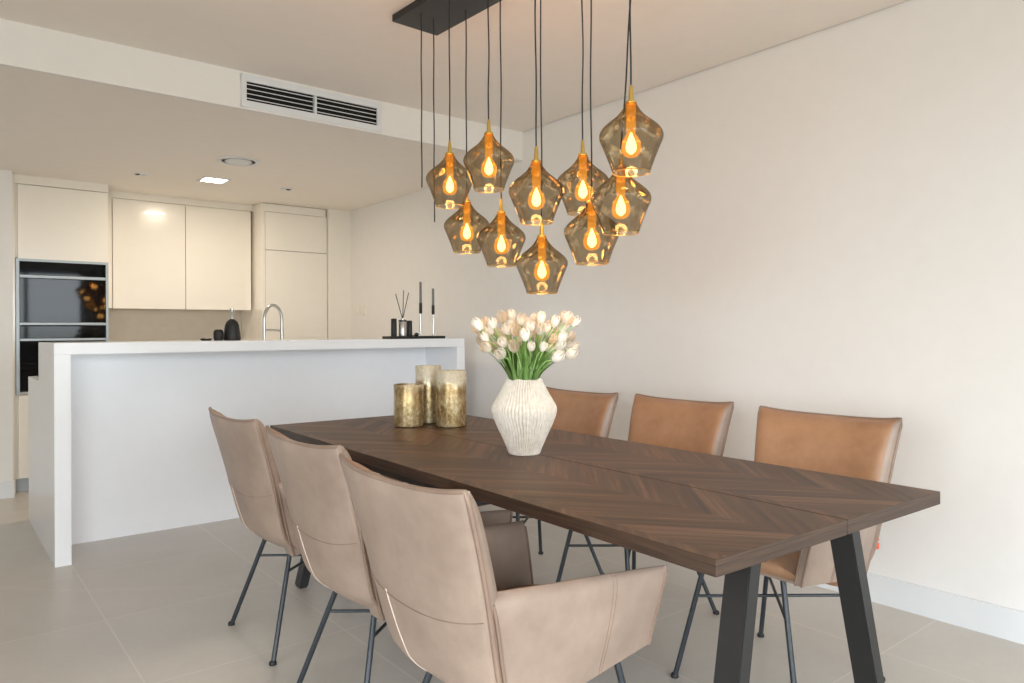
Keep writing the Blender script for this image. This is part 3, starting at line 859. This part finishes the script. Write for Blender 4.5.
# ------------------------------------------------------------------ vase and tulips
VX, VY = 1.630, 1.965
vz = TZ + .0006
vt = thing('vase', 'white ribbed ceramic vase holding tulips on the dining table', 'vase', (VX, VY, vz))
prof = smooth_prof([(.052, 0), (.056, .004), (.062, .02), (.080, .061), (.099, .102), (.112, .137), (.1155, .155), (.112, .170), (.102, .188), (.086, .215), (.074, .238), (.0665, .252), (.0655, .262)], 6)
def rib(a, z, r):
    N = 54
    ph = N * a + 1.1 * math.sin(z * 26 + 3 * math.sin(a * 2)) + .8 * math.sin(z * 61 + a * 5)
    s = abs(math.sin(ph / 2))
    amp = .0078 * min(1, (z + .006) / .03)
    lip = .003 * math.sin(a * 5 + 1) * max(0, (z - .245) / .017)
    return r - amp * (1 - s) ** 1.3
bm = bmesh.new()
add_lathe(bm, prof, 54 * 10, rfun=rib, cap1=False)
wav = lambda v: .0022 * math.sin(5 * math.atan2(v.co.y, v.co.x) + 1) + .0016 * math.sin(9 * math.atan2(v.co.y, v.co.x))
for v in bm.verts:
    if v.co.z > .24: v.co.z += wav(v) * (v.co.z - .24) / .022
add_lathe(bm, [(.0620, .2618), (.060, .2622), (.0575, .257), (.059, .25), (.078, .215), (.094, .188), (.104, .16), (.100, .13), (.088, .102), (.069, .061), (.050, .02), (.045, .012)], 96, cap0=False, cap1=True)
vb = bm_obj('vase_body', bm, M['ceramic'], vt, None, True, 85)

def petal_bloom():
    """tulip head: three inner and three outer cupped petals"""
    bm = bmesh.new()
    for k in range(6):
        outer = k % 2
        base = 2 * PI * k / 6
        nu, nv = 6, 8
        rr = .0175 if outer else .0155
        L_ = .050 if outer else .053
        G = []
        for i in range(nu + 1):
            u = -1 + 2 * i / nu
            row = []
            for j in range(nv + 1):
                v = j / nv
                half = (.95 * math.sin(PI * min(.97, v ** .75 * .86 + .10))) * .98
                ang = base + u * half * .78
                rad = rr * (math.sin(PI * (.12 + .70 * v))) ** .8 * (1.02 - .04 * abs(u))
                if v > .8: rad *= 1 - .55 * (v - .8) / .2 * (1 - .25 * outer)
                z = L_ * v - .004 * abs(u) ** 2 * v
                row.append(bm.verts.new((rad * math.cos(ang), rad * math.sin(ang), z)))
            G.append(row)
        for i in range(nu):
            for j in range(nv): bm.faces.new([G[i][j], G[i + 1][j], G[i + 1][j + 1], G[i][j + 1]])
    bmesh.ops.solidify(bm, geom=list(bm.faces), thickness=.0008)
    bmesh.ops.recalc_face_normals(bm, faces=bm.faces)
    me = bpy.data.meshes.new('bloom'); bm.to_mesh(me); bm.free()
    for p in me.polygons: p.use_smooth = True
    me.materials.append(M['bloom'])
    return me
bloom_me = petal_bloom()
def leaf_bm(pts, width):
    bm = bmesh.new(); n = len(pts); P = [Vector(p) for p in pts]
    rows = []
    for i, p in enumerate(P):
        d = (P[min(n - 1, i + 1)] - P[max(0, i - 1)]).normalized()
        out = Vector((p.x, p.y, 0)); out = out.normalized() if out.length > 1e-4 else Vector((1, 0, 0))
        sd = d.cross(out).normalized()
        t_ = i / (n - 1)
        w_ = width * (math.sin(PI * (.14 + .86 * t_) ** .8) ** .9 if t_ < 1 else 0) + .0004
        nn = sd.cross(d).normalized()
        rows.append([bm.verts.new(p + sd * w_ * k + nn * (.28 * w_ * k * k)) for k in (-1, -.5, 0, .5, 1)])
    for i in range(n - 1):
        for k in range(4): bm.faces.new([rows[i][k], rows[i][k + 1], rows[i + 1][k + 1], rows[i + 1][k]])
    bmesh.ops.solidify(bm, geom=list(bm.faces), thickness=.0009)
    return bm
# bloom positions seen in the photo: (column, row, depth offset toward +/- away from us)
TUL = [(481, 323, 0), (487, 319, .05), (494, 321, -.03), (503, 316, .03), (512, 314, .06), (516, 329, -.06), (487, 334, -.05), (489, 344, -.07), (497, 345, -.02), (500, 330, .02), (504, 339, -.08), (509, 336, .05), (503, 350, -.09), (513, 322, 0), (520, 325, .06), (526, 322, .02), (525, 333, -.08), (530, 331, .0), (534, 318, .07), (540, 317, .03), (545, 325, -.05), (549, 323, .05), (553, 320, 0), (561, 314, .03), (565, 317, -.02), (573, 319, .0), (568, 334, .05), (551, 336, -.07), (557, 342, -.05), (542, 343, -.09), (536, 335, .04), (554, 353, -.08), (567, 350, -.03), (531, 343, -.09), (519, 341, .05), (480, 326, .06), (491, 328, .01), (508, 327, -.04), (522, 318, -.03), (530, 324, -.06), (539, 328, .02), (547, 332, .04), (560, 325, .05), (563, 341, .02), (571, 343, .05), (494, 339, .05), (515, 344, -.09), (548, 346, -.02), (560, 334, -.06), (509, 331, .08), (556, 330, .08), (484, 337, .02)]
fdir = Vector((cs, cc, 0)); rdir = Vector((cc, -cs, 0))
dv = fdir.dot(Vector((VX, VY, 0)))
for i, (px, py, dd) in enumerate(TUL):
    px, py = unroll(px, py); dep = dv + dd
    lat = (px - 512) / F * dep
    tip = fdir * dep + rdir * lat; tip.z = H + (YH - py) / F * dep
    tip = tip - Vector((VX, VY, vz)) - Vector((0, 0, .022))
    rad = Vector((tip.x, tip.y, 0))
    ang = math.atan2(rad.y, rad.x) + rnd.uniform(-.25, .25)
    rim_r = min(.047, .2 * rad.length + .014 + rnd.uniform(0, .02))
    neck = Vector((rim_r * math.cos(ang), rim_r * math.sin(ang), .262))
    base = Vector((-.3 * neck.x, -.3 * neck.y, .05 + rnd.uniform(0, .04)))
    mid = neck * .45 + tip * .55; mid.z += .018
    mid.x *= .93; mid.y *= .93
    curve = catmull([base, neck, mid, tip], 7)
    t = thing('tulip', 'white tulip on a green stem standing in the ribbed vase', 'tulip', (VX, VY, vz), 0, 'white tulips in the vase')
    tube('stem', curve, .0026, M['stem'], t, 7)
    d = (curve[-1] - curve[-3]).normalized()
    d = (d + Vector((0, 0, .35))).normalized()
    b = new_obj('bloom', bloom_me, M['bloom'], t, tip - d * .004)
    q = Vector((0, 0, 1)).rotation_difference(d)
    b.rotation_mode = 'QUATERNION'
    q2 = q @ Matrix.Rotation(rnd.uniform(0, 6), 3, 'Z').to_quaternion()
    b.rotation_quaternion = q2
    s_ = rnd.uniform(.86, 1.1); b.scale = (s_ * rnd.uniform(.95, 1.12), s_ * rnd.uniform(.95, 1.12), s_ * rnd.uniform(.8, .95))
    # one or two strap leaves
    for q_ in range(2):
        la = ang + rnd.uniform(-.9, .9)
        lr = min(.049, rim_r + rnd.uniform(-.008, .012))
        n1 = Vector((lr * math.cos(la), lr * math.sin(la), .262))
        reach = rnd.uniform(.25, .8) if q_ == 0 else rnd.uniform(.1, .5)
        tipl = n1 + Vector((rad.x * reach, rad.y * reach, max(.06, (tip.z - .262) * rnd.uniform(.6, 1.02))))
        base2 = Vector((n1.x * .4, n1.y * .4, .15))
        m1 = n1 * .5 + tipl * .5 + Vector((0, 0, .012))
        bm_obj('leaf', leaf_bm(catmull([base2, n1, m1, tipl], 5), rnd.uniform(.006, .0105)), M['leaf'], t, None, True, 80)
# outer leaves that droop over the rim line
for i, (px, py, wd) in enumerate(((476, 331, .007), (484, 350, .008), (572, 352, .008), (566, 358, .008), (497, 357, .007), (519, 352, .009), (548, 352, .009))):
    px, py = unroll(px, py); dep = dv + (-.02 if i < 4 else -.06); lat = (px - 512) / F * dep
    tip = fdir * dep + rdir * lat; tip.z = H + (YH - py) / F * dep
    tip -= Vector((VX, VY, vz)); ang = math.atan2(tip.y, tip.x)
    n1 = Vector((.05 * math.cos(ang), .05 * math.sin(ang), .264)); base2 = Vector((n1.x * .3, n1.y * .3, .13))
    m1 = n1 * .45 + tip * .55 + Vector((0, 0, .016))
    o = bm_obj('tulip_leaf', leaf_bm(catmull([base2, n1, m1, tip], 6), wd), M['leaf'], None, (VX, VY, vz), True, 80)
    tag(o, 'loose green tulip leaf among the stems in the ribbed vase', 'leaf', 'tulip leaves in the vase')

# ------------------------------------------------------------------ mercury glass candle holders
def ontable(px, py):
    px, py = unroll(px, py)
    a = (px - 512) / F; b = (YH - py) / F; tt = (TZ - H) / b
    return (cs + cc * a) * tt, (cc - cs * a) * tt, tt
for px, pyb, wpx, hpx, lab in ((409, 426.2, 30, 42, 'shortest of the three gold mottled glass candle holders'), (428.5, 422.6, 25.5, 57, 'slim gold mottled glass candle holder standing behind the other two'), (451.5, 426.4, 30, 56, 'broad tall gold mottled glass candle holder on the side by the vase')):
    x, y, d = ontable(px, pyb)
    r = wpx / 2 / F * d; h = hpx / F * d
    prof = [(.0, 0), (r * .9, 0), (r * .985, .004), (r, .012), (r * .99, h * .5), (r, h - .002), (r - .001, h), (r - .003, h - .001), (r - .004, h * .5), (r - .005, .012), (r * .8, .008), (0, .008)]
    t = thing('candle_holder', lab, 'candle holder', (x, y, TZ + .0006), rnd.uniform(0, 6), 'gold candle holders on the table')
    lathe('glass', prof, M['mercury'], t, 72, cap0=False, cap1=False, angle=40)

# ------------------------------------------------------------------ light
w = bpy.data.worlds.new('sky'); scn.world = w; w.use_nodes = True
nt = w.node_tree; nt.nodes.clear()
wo = nt.nodes.new('ShaderNodeOutputWorld'); bg = nt.nodes.new('ShaderNodeBackground')
tc = nt.nodes.new('ShaderNodeTexCoord'); sp = nt.nodes.new('ShaderNodeSeparateXYZ'); rp = nt.nodes.new('ShaderNodeValToRGB')
nt.links.new(tc.outputs['Generated'], sp.inputs[0])
mp = nt.nodes.new('ShaderNodeMapRange'); mp.inputs[1].default_value = -1; mp.inputs[2].default_value = 1
nt.links.new(sp.outputs[2], mp.inputs[0]); nt.links.new(mp.outputs[0], rp.inputs[0])
el = rp.color_ramp.elements
el[0].position = .40; el[0].color = (.30, .31, .30, 1)
el[1].position = .56; el[1].color = (.93, .97, 1, 1)
e = el.new(.49); e.color = (.42, .45, .42, 1); e = el.new(.51); e.color = (.86, .93, 1, 1)
nt.links.new(rp.outputs[0], bg.inputs[0]); bg.inputs[1].default_value = 14.6
nt.links.new(bg.outputs[0], wo.inputs[0])

def area(name, loc, size, energy, col, rot=(0, 0, 0)):
    L = bpy.data.lights.new(name, 'AREA'); L.shape = 'SQUARE'; L.size = size; L.energy = energy; L.color = col
    o = bpy.data.objects.new(name, L); COL.objects.link(o); o.location = loc; o.rotation_euler = rot
    return o
WARM = (1, .84, .64)
area('downlight_beam', (1.70, 5.745, ZK - .012), .15, 13, WARM)

scn.view_settings.view_transform = 'Standard'
scn.view_settings.look = 'None'
scn.view_settings.gamma = 1
scn.view_settings.use_curve_mapping = False
scn.view_settings.exposure = 0.0
scn.cycles.use_denoising = True
scn.cycles.max_bounces = 10
scn.cycles.diffuse_bounces = 6
scn.cycles.transparent_max_bounces = 24
scn.cycles.sample_clamp_indirect = 8
scn.cycles.caustics_reflective = False
scn.cycles.caustics_refractive = False
